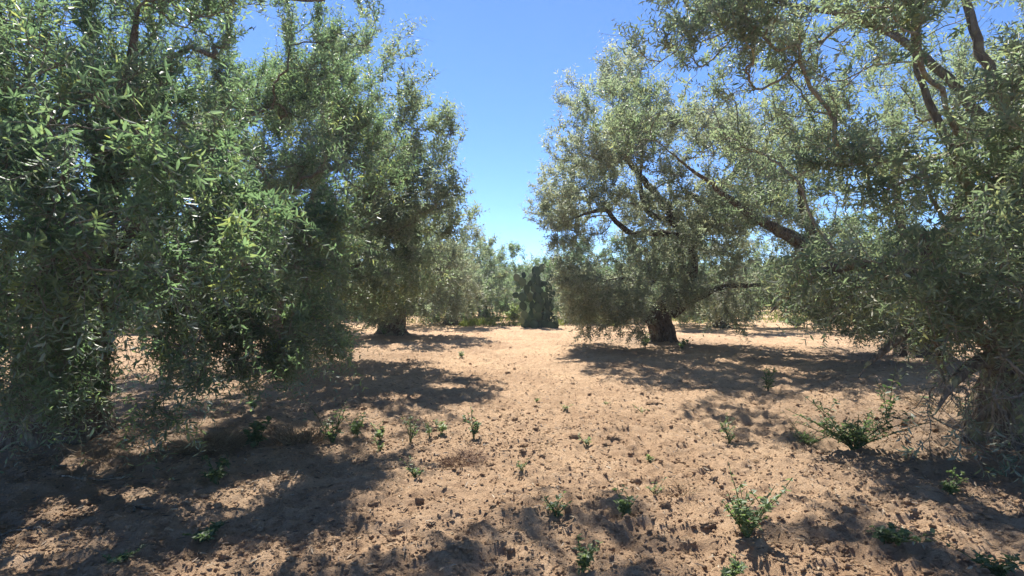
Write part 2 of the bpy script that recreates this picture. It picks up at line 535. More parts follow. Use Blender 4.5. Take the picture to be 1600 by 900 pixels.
        tt = np.where(r.random((Mk, np_)) < .003, 1.0, tt)
        LT.append(tt[g])
    v1, q1, k = leaves(np.concatenate(LB) - base, np.concatenate(LD), np.concatenate(LN), np.concatenate(LL), np.concatenate(LW), cfg.get('fine', True))
    t1 = np.concatenate(LT).repeat(k)
    crown = mesh_from('crown', np.concatenate([v0, v1]), [(q0, 1), (q1 + len(v0), 0)], [leaf_mat, cfg.get('twig', TWIG)], {'tint': np.r_[tint0, t1]})
    return trunk, branch, crown


def place_tree(meshes, base, label, group, rot=0, scale=1.0, name='olive_tree'):
    e = empty(name, base, label, 'tree', group)
    e.rotation_euler = (0, 0, rot); e.scale = (scale,) * 3
    for nm, me in zip(('trunk', 'branches', 'crown'), meshes):
        obj(nm, me, e)
    return e


def L4(*pts):
    return np.array(pts, float)


def proj(p):
    return 800 + F * p[:, 0] / p[:, 1], HZ - F * (p[:, 2] - EYE) / p[:, 1]


def sky_window(p):
    """an opening through the left crowns and the open lane between the rows"""
    px, py = proj(p)
    return ((px - 398) / 40) ** 2 + ((py - 62) / 55) ** 2 < 1


EL = math.radians(56); AZ = math.radians(-14)       # sun: elevation, azimuth from +Y clockwise
SUN = np.array([math.sin(AZ) * math.cos(EL), math.cos(AZ) * math.cos(EL), math.sin(EL)])
FLECKS = [(on_ground(px, py), rx, ry) for px, py, rx, ry in
          [(150, 790, .42, .34), (335, 800, .40, .34), (385, 872, .38, .30), (640, 795, .62, .36), (700, 745, .40, .34), (540, 858, .36, .28),
           (420, 765, .36, .30), (290, 890, .30, .26), (60, 872, .40, .30), (230, 700, .4, .35), (560, 700, .5, .4), (400, 640, .45, .4), (760, 700, .4, .4),
           (1290, 745, .5, .35), (1420, 800, .42, .32), (1515, 835, .36, .30), (1255, 865, .45, .32), (1545, 770, .4, .3), (1345, 640, .5, .5),
           (1440, 700, .45, .35), (1160, 720, .45, .35), (1380, 890, .35, .28)]]


def canopy_gap(p):  # crown shaped for light: drops clumps that would shade the chosen flecks
    g = p[:, :2] - SUN[:2] * (p[:, 2:] / SUN[2])
    m = np.zeros(len(p), bool)
    for (cx, cy), rx, ry in FLECKS:
        m |= ((g[:, 0] - cx) / rx) ** 2 + ((g[:, 1] - cy) / ry) ** 2 < 1
    return m


def fleck_mid(p):  # same cut for the middle left crown, opening sun flecks in its shadow
    g = p[:, :2] - SUN[:2] * (p[:, 2:] / SUN[2])
    m = np.zeros(len(p), bool)
    for px, py, rr in ((620, 618, .42), (735, 640, .45), (560, 650, .4), (690, 600, .4), (800, 615, .45)):
        cx, cy = on_ground(px, py)
        m |= (g[:, 0] - cx) ** 2 + (g[:, 1] - cy) ** 2 < rr * rr
    return m


rows = 'olive trees lining the two sides of the lane'
counts = {}

# near left -------------------------------------------------------
def near_left():
    b = np.array([-4.7, 5.6, gz(-4.7, 5.6) - .05])
    T = L4([-4.7, 5.6, -.05, .46], [-4.68, 5.6, .35, .40], [-4.62, 5.65, .9, .36], [-4.55, 5.7, 1.4, .30], [-4.5, 5.7, 1.8, .24])
    limbs = [T,
             L4([-4.6, 5.65, 1.15, .22], [-4.2, 5.3, 1.7, .17], [-3.7, 4.9, 2.3, .13], [-3.2, 4.5, 3.0, .08], [-2.9, 4.2, 3.8, .04]),
             L4([-4.55, 5.7, 1.5, .20], [-4.25, 5.95, 2.2, .09], [-3.95, 6.15, 2.8, .05], [-3.7, 6.3, 3.4, .022]),
             L4([-4.55, 5.7, 1.5, .20], [-4.9, 5.6, 2.6, .15], [-5.1, 5.4, 3.8, .10], [-5.2, 5.2, 5.2, .05]),
             L4([-4.6, 5.7, 1.2, .18], [-5.2, 5.3, 1.9, .13], [-5.8, 4.9, 2.8, .08], [-6.2, 4.7, 3.7, .04]),
             L4([-4.4, 5.5, 1.2, .15], [-3.7, 5.2, 1.45, .11], [-3.0, 5.0, 1.75, .075], [-2.4, 5.0, 1.8, .04]),
             L4([-4.3, 5.4, 1.5, .09], [-3.8, 4.5, 1.8, .055], [-3.2, 3.8, 2.2, .03], [-2.8, 3.5, 2.5, .014])]
    lob = [((-4.5, 6.0, 3.4), (2.9, 2.8, 2.1), 46), ((-2.35, 6.6, 4.4), (1.1, 1.2, 1.1), 10), ((-4.2, 7.6, 4.6), (1.8, 1.3, 1.2), 10), ((-3.6, 4.9, 2.1), (1.75, 1.7, .95), 24), ((-2.9, 4.2, 1.15), (.5, .5, .65), 5),
           ((-1.95, 5.0, 1.2), (.32, .4, .45), 3), ((-2.7, 5.0, 1.35), (.6, .6, .5), 5), ((-2.5, 3.3, 2.25), (1.0, .65, 1.05), 13), ((-2.05, 6.3, 2.9), (.85, 1.1, 1.3), 11), ((-3.6, 4.4, 1.0), (1.0, .6, .55), 9), ((-2.9, 7.0, 4.7), (1.3, 1.2, .9), 12), ((-4.2, 4.6, 3.3), (1.4, .8, 1.0), 20), ((-3.3, 7.4, 3.9), (1.6, 1.0, 1.5), 20), ((-2.35, 5.1, 1.75), (.75, .8, .85), 11), ((-2.6, 5.4, 1.35), (.85, .6, .5), 12), ((-3.4, 3.95, 2.2), (.7, .5, .95), 10), ((-1.6, 7.4, 6.95), (1.4, 1.4, .55), 7), ((-1.0, 8.4, 7.4), (.65, .9, .4), 3)]  # last two lobes: unseen high boughs, added to shade the foreground
    p = sample_lobes(lob, 2350, .26, np.random.default_rng(11), lambda q: sky_window(q) | canopy_gap(q) | ((proj(q)[0] > 590) & (proj(q)[1] > -25) & (q[:, 2] > 4)) | (proj(q)[1] > np.interp(proj(q)[0], [-200, 0, 60, 130, 180, 330, 360, 440, 480, 500], [620, 625, 630, 640, 655, 650, 575, 580, 575, 540])) | (np.hypot(q[:, 0], q[:, 1]) < 2.3))
    cfg = dict(shoots=7, shoot_len=.34, gap=.02, pairs=10, leaf=.069, lw=.24, up=.9, droop=-.30, bare=.16, centre=(-4.5, 5.9, 3.2), miss=.10, fork=(-4.5, 5.7, 1.8))
    m = grow_tree(21, limbs, p, OLIVE_DARK, b, cfg)
    place_tree(m, b, 'huge dark green olive tree filling the left edge, its leafy skirt hanging to the soil', rows)


def mid_left():
    b = np.array([-5.0, 12.0, gz(-5, 12) - .05])
    limbs = [L4([-5, 12, -.05, .42], [-4.98, 12, .5, .34], [-4.9, 11.9, 1.2, .28], [-4.8, 11.9, 1.7, .22]),
             L4([-4.9, 11.9, 1.3, .2], [-4.2, 11.6, 2.2, .15], [-3.3, 11.3, 3.2, .1], [-2.5, 11.2, 4.4, .04]),
             L4([-4.85, 11.9, 1.5, .2], [-4.6, 12.2, 3.0, .15], [-4.2, 12.2, 4.6, .09], [-4.0, 12, 6.0, .04]),
             L4([-4.9, 11.9, 1.3, .18], [-5.8, 11.5, 2.4, .12], [-6.4, 11.2, 3.8, .06]),
             L4([-4.8, 11.8, 1.1, .15], [-3.9, 11.2, 1.6, .11], [-3.0, 11, 2.2, .06])]
    lob = [((-4.6, 11.7, 4.2), (3.42, 3.1, 3.0), 70), ((-3.5, 11.3, 2.2), (2.1, 1.8, .95), 28), ((-3.0, 11.2, 5.2), (1.7, 1.4, 1.4), 16), ((-2.0, 11.3, 3.7), (1.0, .9, 1.3), 14)]
    p = sample_lobes(lob, 1300, .38, np.random.default_rng(12), lambda q: sky_window(q) | fleck_mid(q))
    cfg = dict(shoots=7, shoot_len=.36, gap=.02, pairs=7, leaf=.105, lw=.28, up=.7, droop=-.2, bare=.05, centre=(-4.6, 11.7, 3.0), fork=(-4.8, 11.9, 1.8))
    place_tree(grow_tree(22, limbs, p, OLIVE_MID, b, cfg), b, 'tall grey green olive tree whose ragged edge meets the blue sky left of the lane', rows)


def far_left():
    b = np.array([-4.25, 19.2, gz(-4.25, 19.2) - .05])
    limbs = [L4([-4.25, 19.2, -.05, .50], [-4.2, 19.2, .4, .40], [-4.1, 19.1, .9, .32], [-4.0, 19, 1.4, .24]),
             L4([-4.1, 19.1, .8, .2], [-4.8, 18.9, 1.5, .15], [-5.5, 18.7, 2.3, .08]),
             L4([-4.1, 19.1, 1.0, .2], [-3.2, 18.9, 2.0, .14], [-2.4, 18.7, 3.0, .06]),
             L4([-4.05, 19, 1.2, .2], [-4.1, 19.2, 2.6, .14], [-4.0, 19.2, 4.2, .05])]
    lob = [((-4.1, 19.0, 3.3), (2.75, 2.7, 2.2), 60), ((-3.2, 18.4, 1.9), (2.1, 1.7, 1.15), 34), ((-5.2, 18.4, 1.75), (1.6, 1.4, .95), 18), ((-4.3, 17.5, 1.2), (1.7, .6, .45), 9)]
    p = sample_lobes(lob, 900, .36, np.random.default_rng(13))
    cfg = dict(shoots=6, shoot_len=.34, gap=.03, pairs=7, leaf=.12, lw=.32, up=.5, droop=-.2, centre=(-4.1, 19, 2.5), fork=(-4, 19, 1.6), fine=False)
    place_tree(grow_tree(23, limbs, p, OLIVE_PALE, b, cfg), b, 'rounded silvery olive tree with a short shaded trunk, left side of the lane', rows)


def right_lane():
    D = 16.4
    base = on_ground(1035, 538)
    b = np.array([4.55, 16.4, gz(4.55, 16.4) - .05])

    def pl(D0, *pts):
        return np.array([[*at(x, y, D0 + dd), rr] for (x, y, dd, rr) in pts])
    limbs = [L4([4.55, 16.4, -.05, .38], [4.52, 16.4, .3, .35], [4.44, 16.35, .65, .34], [4.5, 16.3, 1.1, .26], [4.9, 16.2, 1.6, .17]),
             pl(16.3, (1012, 505, 0, .28), (1020, 490, 0, .22), (1050, 482, 0, .18), (1072, 460, -.1, .17), (1082, 425, -.2, .165), (1083, 400, -.3, .16), (1076, 382, -.4, .17)),
             pl(15.9, (1078, 385, 0, .16), (1066, 362, -.1, .14), (1045, 330, -.2, .12), (1018, 296, -.3, .10), (990, 262, -.4, .08), (965, 228, -.6, .055), (945, 190, -.8, .03)),
             pl(15.8, (1066, 362, 0, .11), (1048, 345, 0, .10), (1022, 338, -.1, .09), (1006, 315, -.2, .075), (1000, 285, -.3, .055), (1003, 245, -.4, .04), (995, 205, -.5, .025)),
             pl(15.8, (1068, 372, 0, .12), (1030, 364, -.1, .10), (992, 366, -.3, .09), (968, 352, -.5, .075), (948, 330, -.7, .06), (920, 332, -1.0, .045), (890, 345, -1.3, .03)),
             pl(15.9, (1082, 385, 0, .16), (1094, 350, .1, .17), (1098, 322, .2, .14), (1088, 308, .2, .09), (1072, 300, .1, .06), (1060, 285, 0, .04)),
             pl(15.9, (1098, 322, .2, .14), (1125, 300, .3, .11), (1150, 265, .4, .09), (1165, 225, .4, .06), (1170, 170, .3, .03)),
             pl(15.9, (1085, 422, 0, .09), (1052, 418, -.1, .085), (1030, 430, -.3, .075), (1012, 444, -.5, .06), (975, 435, -.8, .045), (945, 440, -1.1, .03)),
             pl(16.2, (1050, 492, 0, .14), (1080, 470, -.3, .11), (1125, 450, -.8, .08), (1180, 445, -1.3, .05), (1230, 440, -1.6, .03))]
    lob = [((4.5, 15.4, 4.6), (3.1, 2.9, 2.3), 72), ((1.75, 14.6, 4.0), (1.4, 1.5, 1.15), 24), ((1.95, 13.8, 5.7), (1.05, 1.3, 1.2), 11), ((3.0, 14, 6.7), (.95, 1.1, 1.1), 9),
           ((2.9, 15.2, 2.3), (1.9, 1.9, 1.2), 20), ((6.6, 15.0, 2.5), (2.2, 2.0, 1.6), 26), ((2.3, 12.2, 4.7), (.9, .9, .6), 6), ((5.6, 15.6, 1.3), (1.0, .9, .7), 6), ((3.9, 14.9, 1.75), (1.5, .8, .45), 9), ((6.4, 15.6, 4.8), (2.1, 2.0, 1.9), 26), ((2.5, 14.7, 1.7), (1.6, 1.2, .8), 15), ((2.9, 14.9, 1.0), (1.4, 1.0, .4), 9)]

    def rej(p):
        px, py = proj(p)
        c = 800 + 4 + np.interp(py, [0, 60, 100, 150, 200, 300, 330, 400, 450, 520], [205, 150, 100, 58, 62, 8, 15, 55, 72, 90])
        trunk_view = (np.abs(px - 1035) < 32) & (py > 500) & (p[:, 1] < 16.6)
        return (px < c) | trunk_view
    p = sample_lobes(lob, 2000, .36, np.random.default_rng(14), rej)
    cfg = dict(shoots=6, shoot_len=.36, gap=.02, pairs=7, leaf=.115, lw=.29, up=.55, droop=-.25, bare=.06, centre=(4.5, 15.2, 3.6), fork=at(1076, 382, 15.9), bark=BARK_DARK, fine=False)
    place_tree(grow_tree(24, limbs, p, OLIVE_PALE, b, cfg), b, 'spreading olive tree with an open fan of crooked limbs and a stout dark trunk', rows)


def p_off(q):
    return ~((q[:, 0] < 3.2) & (q[:, 1] < 11))


def mid_right():
    b = np.array([9.4, 12.5, gz(9.4, 12.5) - .05])
    limbs = [L4([9.4, 12.5, -.05, .5], [9.4, 12.5, .6, .4], [9.2, 12.4, 1.2, .34], [9.1, 12.4, 1.7, .26]),
             L4([9.2, 12.4, 1.3, .26], [8.1, 12.1, 1.9, .19], [7.0, 11.9, 2.35, .165], [6.1, 11.8, 2.75, .14], [5.2, 11.7, 3.2, .09], [4.5, 11.5, 3.65, .06], [3.6, 11.0, 4.1, .035], [2.7, 10.4, 4.5, .02]),
             L4([9.1, 12.4, 1.5, .2], [8.6, 12.0, 2.8, .10], [8.3, 11.8, 4.2, .065], [8.1, 11.6, 5.6, .02]),
             L4([9.1, 12.4, 1.5, .2], [9.8, 12.2, 3.0, .14], [10.2, 12, 4.8, .06]),
             L4([9.1, 12.2, 1.2, .14], [8.2, 11.4, 1.3, .11], [7.4, 10.9, 1.5, .07], [6.6, 10.6, 1.75, .04]),
             L4([6.6, 11.85, 2.55, .1], [6.2, 11.6, 3.4, .085], [6.0, 11.4, 4.4, .06], [5.6, 11.3, 5.4, .03])]
    lob = [((8.9, 12.0, 4.6), (3.4, 3.0, 2.6), 58), ((7.5, 11.4, 1.9), (2.2, 1.6, .85), 26), ((5.6, 11.6, 4.2), (1.3, 1.3, 1.2), 14), ((2.0, 9.9, 4.75), (.8, .8, .55), 5), ((6.2, 10.9, 2.2), (1.0, .9, .9), 9), ((8.1, 11.3, 1.25), (1.5, .9, .55), 12)]
    def rej(q):
        px, py = proj(q)
        return ((px < 1075) & (p_off(q))) | (((px - 1215) / 40) ** 2 + ((py - 375) / 32) ** 2 < 1)
    p = sample_lobes(lob, 1150, .40, np.random.default_rng(15), rej)
    cfg = dict(shoots=6, shoot_len=.38, gap=.02, pairs=7, leaf=.10, lw=.27, up=.5, droop=-.25, bare=.18, centre=(8.8, 12, 3.2), fork=(9.1, 12.4, 1.8), bark=BARK)
    place_tree(grow_tree(25, limbs, p, OLIVE_MID, b, cfg), b, 'olive tree behind the twiggy right one, with a thick limb reaching far left', rows)


def near_right():
    b = np.array([5.25, 5.6, gz(5.25, 5.6) - .05])
    limbs = [L4([5.25, 5.6, -.05, .46], [5.28, 5.6, .5, .38], [5.4, 5.65, 1.1, .32], [5.55, 5.75, 1.7, .24], [5.65, 5.9, 2.2, .15]),
             L4([5.55, 5.75, 1.7, .09], [5.0, 5.8, 2.5, .06], [4.65, 5.8, 3.2, .045], [4.4, 5.9, 4.0, .032], [4.3, 5.9, 5.2, .018]),
             L4([5.6, 5.85, 2.1, .09], [5.6, 6.6, 3.8, .06], [4.9, 7.0, 4.9, .045], [3.8, 7.1, 5.3, .03], [2.6, 7.1, 5.3, .016]),
             L4([5.6, 5.85, 2.1, .10], [5.7, 6.2, 3.3, .07], [5.4, 6.4, 4.8, .045], [5.1, 6.4, 6.2, .02]),
             L4([5.1, 5.5, 1.3, .12], [4.75, 4.9, 1.75, .085], [4.4, 4.4, 2.3, .06], [4.2, 4.1, 2.9, .03]),
             L4([5.0, 5.6, 1.0, .10], [4.6, 5.6, 1.35, .075], [4.2, 5.6, 1.25, .055], [3.75, 5.5, 1.0, .035], [3.4, 5.4, .75, .02]),
             L4([4.95, 5.5, .8, .09], [4.5, 5.2, .95, .07], [4.1, 5.0, .8, .045], [3.8, 4.9, .5, .02]),
             L4([4.30, 5.70, 2.2, .05], [4.32, 5.62, 1.75, .062], [4.36, 5.6, 1.35, .06], [4.40, 5.6, 1.0, .045], [4.5, 5.6, .7, .02]),
             L4([5.0, 5.7, 1.7, .11], [4.4, 6.0, 1.75, .09], [3.8, 6.2, 1.9, .075], [3.3, 6.3, 1.65, .055], [3.0, 6.35, 1.35, .03])]
    lob = [((4.9, 6.3, 4.8), (3.2, 3.1, 2.3), 50), ((2.5, 6.9, 4.75), (1.05, 1.0, .75), 13), ((4.3, 5.1, 1.0), (1.0, .9, .8), 15), ((4.1, 3.9, 2.6), (.6, .6, .75), 6),
           ((4.1, 5.8, 2.2), (1.4, 1.0, .75), 12), ((4.45, 5.0, 1.6), (1.0, .7, .5), 6), ((5.2, 5.3, 2.6), (1.0, 1.2, 1.0), 12), ((1.3, 8.3, 6.9), (.8, .8, .5), 4)]  # last lobe: unseen overhead bough, added for its shadow on the lane

    def rej(p):
        px, py = proj(p)
        above = py < -25
        return canopy_gap(p) | ((px < 985 + np.clip(py - 60, 0, 200) * .5) & ~above) | ((px < np.interp(py, [500, 530, 700], [1330, 1420, 1440])) & (py > 500)) | (np.hypot(p[:, 0], p[:, 1]) < 3.6)

    def bare_fn(s, r):
        low = np.clip((1.6 - s[:, 2]) / .5, 0, 1)
        return r.random(len(s)) < .15 + .75 * low
    p = sample_lobes(lob, 1800, .30, np.random.default_rng(16), rej)
    cfg = dict(shoots=6, shoot_len=.36, gap=.02, pairs=8, leaf=.088, lw=.25, up=.45, droop=-.15, bare=.08, bare_fn=bare_fn, centre=(4.8, 6.2, 3.2), fork=(5, 5.9, 2.2),
               bark=BARK_LICHEN, twig=TWIG_GREY, shoot_r=.0026, bare_thick=1.5, bare_cull=.78, tip=.0042, miss=.14)
    place_tree(grow_tree(26, limbs, p, OLIVE_MID, b, cfg), b, 'sparse olive tree at the right edge, a tangle of bare lichened twigs below', rows)


near_left(); mid_left(); far_left(); right_lane(); mid_right(); near_right()


# trees farther off ------------------------------------------------
def template(seed, R, H, leaf):
    r = np.random.default_rng(seed)
    limbs = [L4([0, 0, -.05, .34], [.03, 0, .5, .26], [.05, .02, 1.0, .2], [.1, 0, 1.5, .13]),
             L4([.05, 0, .9, .13], [.8, .2, 1.8, .08], [1.4, .3, 2.8, .03]),
             L4([.05, 0, .9, .13], [-.8, -.2, 1.7, .08], [-1.3, -.4, 2.6, .03]),
             L4([.05, 0, 1.2, .13], [.1, .5, 2.3, .08], [0, .6, H * .75, .03])]
    lob = [((0, 0, H * .60), (R, R, H * .40), 60), ((.4, -.7, H * .32), (R * .9, R * .8, H * .24), 34), ((-.8, .1, H * .32), (R * .8, R * .8, H * .24), 28)]
    p = sample_lobes(lob, 480, .40, r)
    cfg = dict(shoots=6, shoot_len=.38, gap=.03, pairs=6, leaf=.16, lw=.34, up=.5, droop=-.2, centre=(0, 0, H * .5), fork=(.1, 0, 1.5), fine=False)
    return grow_tree(seed, limbs, p, leaf, (0, 0, 0), cfg)


TA = template(41, 2.9, 4.6, OLIVE_MID); TB = template(42, 2.8, 5.0, OLIVE_DARK)
far = 'olive trees deeper in the grove'
for (x, y, t, rot, s, lab) in [
    (-2.95, 26.5, TA, .4, 1.06, 'bushy olive tree left of the prickly pear, just past the silvery one'),
    (-1.75, 33.5, TB, 2.1, .98, 'smaller olive tree at the lane end, nearest on the left of the prickly pear'),
    (1.75, 30.5, TB, 3.7, .76, 'small olive tree whose top shows right behind the prickly pear'),
    (4.6, 28.5, TB, 1.2, .95, 'olive tree half hidden behind the spreading one, just right of the prickly pear'),
    (9.2, 24.0, TA, 5.0, 1.05, 'olive tree seen under the thick limb at right, beyond the sunlit soil'),
    (14.6, 22.5, TB, .2, 1.0, 'olive tree far behind the twiggy right tree, at the right frame side'),
    (-9.4, 22.0, TA, 2.9, 1.1, 'olive tree glimpsed behind the huge left tree, beyond the sunlit strip'),
    (-9.5, 30.5, TB, 4.1, 1.05, 'olive tree behind the silvery one, mostly hidden by its crown'),
    (-16.5, 22.5, TB, .9, 1.1, 'olive tree seen at the left frame side, beyond the sunlit strip behind the huge trunk'),
    (-16.0, 30.0, TA, 1.9, 1.1, 'olive tree glimpsed between the two behind the huge left tree'),
    (20.5, 26.0, TA, 2.6, 1.1, 'outermost olive tree behind the twiggy one at right'),
    (9.8, 33.0, TB, 3.3, 1.1, 'far olive tree showing beneath the middle right crown, by a pale grass patch'),
]:
    place_tree(t, (x, y, gz(x, y) - .04), lab, far, rot, s)


# far wood that reads as one mass
def far_wood():
    V, Q, T = [], [], []; off = 0
    r = np.random.default_rng(77)
    for _ in range(260):
        y = r.uniform(47, 85); x = r.uniform(-.95, .95) * y
        R = r.uniform(1.9, 2.7); H = r.uniform(3.4, 4.8)
        n = 1100
        u = unit(r.normal(size=(n, 3))) * r.uniform(.7, 1.03, (n, 1))
        lump = 1 + .18 * np.sin(5 * u[:, :1] + x) * np.sin(4 * u[:, 1:2] + y) * 1.2
        c = np.array([x, y, H * .44]) + u * lump * np.array([R * 1.25, R, H * .56])
        c[:, 2] = np.maximum(c[:, 2], r.uniform(.05, .5, n))
        d = unit(r.normal(size=(n, 3)) + np.array([0, 0, .6])); nn = unit(r.normal(size=(n, 3)))
        v, q, k = leaves(c, d, nn, r.uniform(.3, .6, n), r.uniform(.12, .22, n), False)
        V.append(v); Q.append(q + off); off += len(v); T.append(np.clip(r.normal(.4, .2, n), 0, .95).repeat(k))
        pl = np.array([[x, y, -.1], [x + .1, y, .9], [x, y, H * .6]])
        v, q = tubes(pl[None], np.array([[.28, .2, .08]]), 6)
        V.append(v); Q.append(q + off); off += len(v); T.append(np.zeros(len(v)))
    o = obj('far_olive_wood', mesh_from('far_olive_wood', np.concatenate(V), [(np.concatenate(Q), 0)], [OLIVE_MID], {'tint': np.concatenate(T)}))
    o['kind'] = 'stuff'; o['label'] = 'far olive wood closing the horizon'


far_wood()


# ------------------------------------------------------------------ prickly pear
def cactus_material():
    m, nt, out = new_mat('prickly_pear_skin'); lk = nt.links.new
    tc = N(nt, 'ShaderNodeTexCoord')
    oi = N(nt, 'ShaderNodeObjectInfo')
    r = ramp(nt, [(0, (.016, .040, .024)), (.5, (.034, .068, .038)), (.85, (.075, .12, .06)), (1, (.16, .19, .10))]); lk(oi.outputs['Random'], r.inputs['Fac'])
    v = N(nt, 'ShaderNodeTexVoronoi'); v.inputs['Scale'].default_value = 22; lk(tc.outputs['Object'], v.inputs['Vector'])
    r2 = ramp(nt, [(.05, (.5, .45, .3)), (.14, (1, 1, 1))]); lk(v.outputs['Distance'], r2.inputs['Fac'])
    mu = N(nt, 'ShaderNodeMixRGB', blend_type='MULTIPLY'); mu.inputs['Fac'].default_value = .8
    lk(r.outputs['Color'], mu.inputs['Color1']); lk(r2.outputs['Color'], mu.inputs['Color2'])
    p = N(nt, 'ShaderNodeBsdfPrincipled'); p.inputs['Roughness'].default_value = .75; p.inputs['Specular IOR Level'].default_value = .25
    lk(mu.outputs['Color'], p.inputs['Base Color']); lk(p.outputs[0], out.inputs['Surface'])
    return m


def build_cactus():
    CM = cactus_material()
    x0, y0 = 1.15, 23.9
    e = empty('prickly_pear', (x0, y0, gz(x0, y0) - .03), 'tall dark prickly pear cactus with stacked flat pads, at the end of the lane', 'cactus')
    # one egg shaped flat pad, base at the origin
    nu, nv = 10, 14
    V = []
    for i in range(nu + 1):
        t = i / nu
        w = .185 * math.sin(math.pi * min(max(t, .02), .98) ** .85) ** .7 * (.75 + .35 * t) + .008
        for j in range(nv):
            a = 2 * math.pi * j / nv
            V.append((w * math.cos(a), .022 * math.sin(a) * (1.25 - .5 * t) * (1 if 0 < i < nu else .4), t * .42))
    V = np.array(V)
    i = np.arange((nu + 1) * nv).reshape(nu + 1, nv)
    Q = np.stack([i[:-1], np.roll(i, -1, 1)[:-1], np.roll(i, -1, 1)[1:], i[1:]], -1).reshape(-1, 4)
    pad = mesh_from('pad', V, [(Q, 0), (i[-1][None], 0)], [CM], smooth=True)
    r = np.random.default_rng(5)
    count = 0

    def add(M):
        nonlocal count
        o = obj('pad', pad, e); o.matrix_local = M; count += 1

    def put(x, y, z, yaw, lean, tilt, sc):
        M = Matrix.Translation((x, y, z)) @ Matrix.Rotation(yaw, 4, 'Z') @ Matrix.Rotation(lean, 4, 'Y') @ Matrix.Rotation(tilt, 4, 'X') @ Matrix.Scale(sc, 4)
        add(M); return M
    tops = []
    for (cx, cy, n) in [(-.62, -.1, 4), (-.34, .05, 6), (-.08, -.12, 7), (.14, .1, 7), (.36, -.05, 6), (.6, .05, 5)]:
        p = Vector((cx, cy, 0)); lean = 0
        for k in range(n):
            sc = r.uniform(.92, 1.12)
            M = put(p.x, p.y, p.z, r.uniform(-.9, .9), r.normal() * .30 - p.x * .12, r.normal() * .2, sc)
            p = M @ Vector((r.normal() * .03, 0, .39)); tops.append(M)
            if abs(p.x) > .7: p.x *= .9
    for k in range(40):                      # side pads growing from the rims of the stacked ones
        M = tops[r.integers(3, len(tops))]; sg = r.choice([-1, 1])
        q = M @ Vector((sg * .11, 0, r.uniform(.2, .34)))
        put(q.x, q.y, q.z, r.uniform(-1.5, 1.5), sg * r.uniform(.4, 1.2), r.normal() * .45, r.uniform(.7, .95))
    for k in range(15):                      # low spreading pads, more of them to the right
        x = r.uniform(-.55, 1.05); y = r.uniform(-.6, .1)
        M = put(x, y, 0, r.uniform(-1.4, 1.4), r.normal() * .35, r.normal() * .3, r.uniform(.85, 1.1))
        if r.random() < .5:
            q = M @ Vector((r.normal() * .06, 0, .38)); put(q.x, q.y, q.z, r.uniform(-1.4, 1.4), r.normal() * .3, r.normal() * .3, r.uniform(.8, 1.0))
    # woody old stem
    pl = catmull(np.array([[-.1, .05, -.1, .13], [-.06, .05, .4, .11], [0, .05, .9, .09], [.03, .04, 1.4, .06]]), 9)
    v, q = tubes(pl[None, :, :3], pl[None, :, 3], 10, knobbly=.08)
    obj('trunk', mesh_from('trunk', v, [(q, 0)], [BARK], smooth=True), e)


build_cactus()


# ------------------------------------------------------------------ weeds
def weed(px, py, hpx, label, name='weed', leaf=.045, lw=.55, n_stems=3, spread=.35, dens=9, tint=.5, group='weeds sprouting from the tilled soil', droop=.0, wide=None, seed=None):
    x, y = on_ground(px, py)
    z = gz(x, y)
    h = hpx * y / F
    n_stems = n_stems + 2; spread = spread * 1.5 + .1
    r = np.random.default_rng(int(px * 7 + py) if seed is None else seed)
    e = empty(name, (x, y, z), label, 'weed', group)
    P, R = [], []
    for s in range(n_stems):
        a = r.random() * 6.28; sp = spread * (.4 + .6 * r.random())
        o = np.array([math.cos(a) * (wide or 1) * sp, math.sin(a) * sp, 1.0])
        hh = h * (.30 + .6 * r.random()) if s else h
        t = np.linspace(0, 1, 6)[:, None]
        q = t * o * hh * np.array([1, 1, 1]) + r.normal(size=(6, 3)) * .02 * hh * t
        q[:, :2] += (t ** 2) * o[:2] * hh * .3
        if droop:
            q[:, 2:] -= (t ** 3) * hh * droop
        q[0] = [r.normal() * .01, r.normal() * .01, -.02]
        P.append(q); R.append(np.linspace(.0042, .0015, 6) * min(1.6, .6 + h * 2))
        nb = int(2 + 3 * r.random()) if h > .12 else 1      # side sprigs
        for b in range(nb):
            i = r.integers(1, 4); a2 = r.random() * 6.28
            d = np.array([math.cos(a2) * .8, math.sin(a2) * .8, .7])
            P.append(q[i] + t * d * hh * (.25 + .2 * r.random()) + t ** 2 * np.array([0, 0, .06 * hh]))
            R.append(np.linspace(.0026, .0011, 6) * min(1.5, .6 + h * 2))
    P = np.array(P); R = np.array(R)
    v, q = tubes(P, R, 4)
    obj('stem', mesh_from('stem', v, [(q, 0)], [STEM], smooth=True), e)
    dens = max(3, int(dens * .52)); lw = lw * r.uniform(.7, 1.15)
    nl = len(P) * dens
    ci = np.repeat(np.arange(len(P)), dens)
    tt = .25 + .75 * r.random(nl) ** .7
    xx = tt * 5; i = np.minimum(xx.astype(int), 4); w = (xx - i)[:, None]
    base = P[ci, i] * (1 - w) + P[ci, i + 1] * w
    a = r.random(nl) * 6.28
    ld = unit(np.stack([np.cos(a), np.sin(a), .25 + .5 * r.normal(size=nl)], -1))
    nn = unit(np.array([0, 0, 1.]) + r.normal(size=(nl, 3)) * .35)
    L = leaf * (.5 + .7 * r.random(nl)) * (1.25 - .5 * tt)
    v, q, k = leaves(base, ld, nn, L, L * lw, True)
    obj('foliage', mesh_from('foliage', v, [(q, 0)], [WEED_LEAF], {'tint': np.clip(tint + .18 * r.normal(size=nl), 0, 1).repeat(k)}), e)
    return e


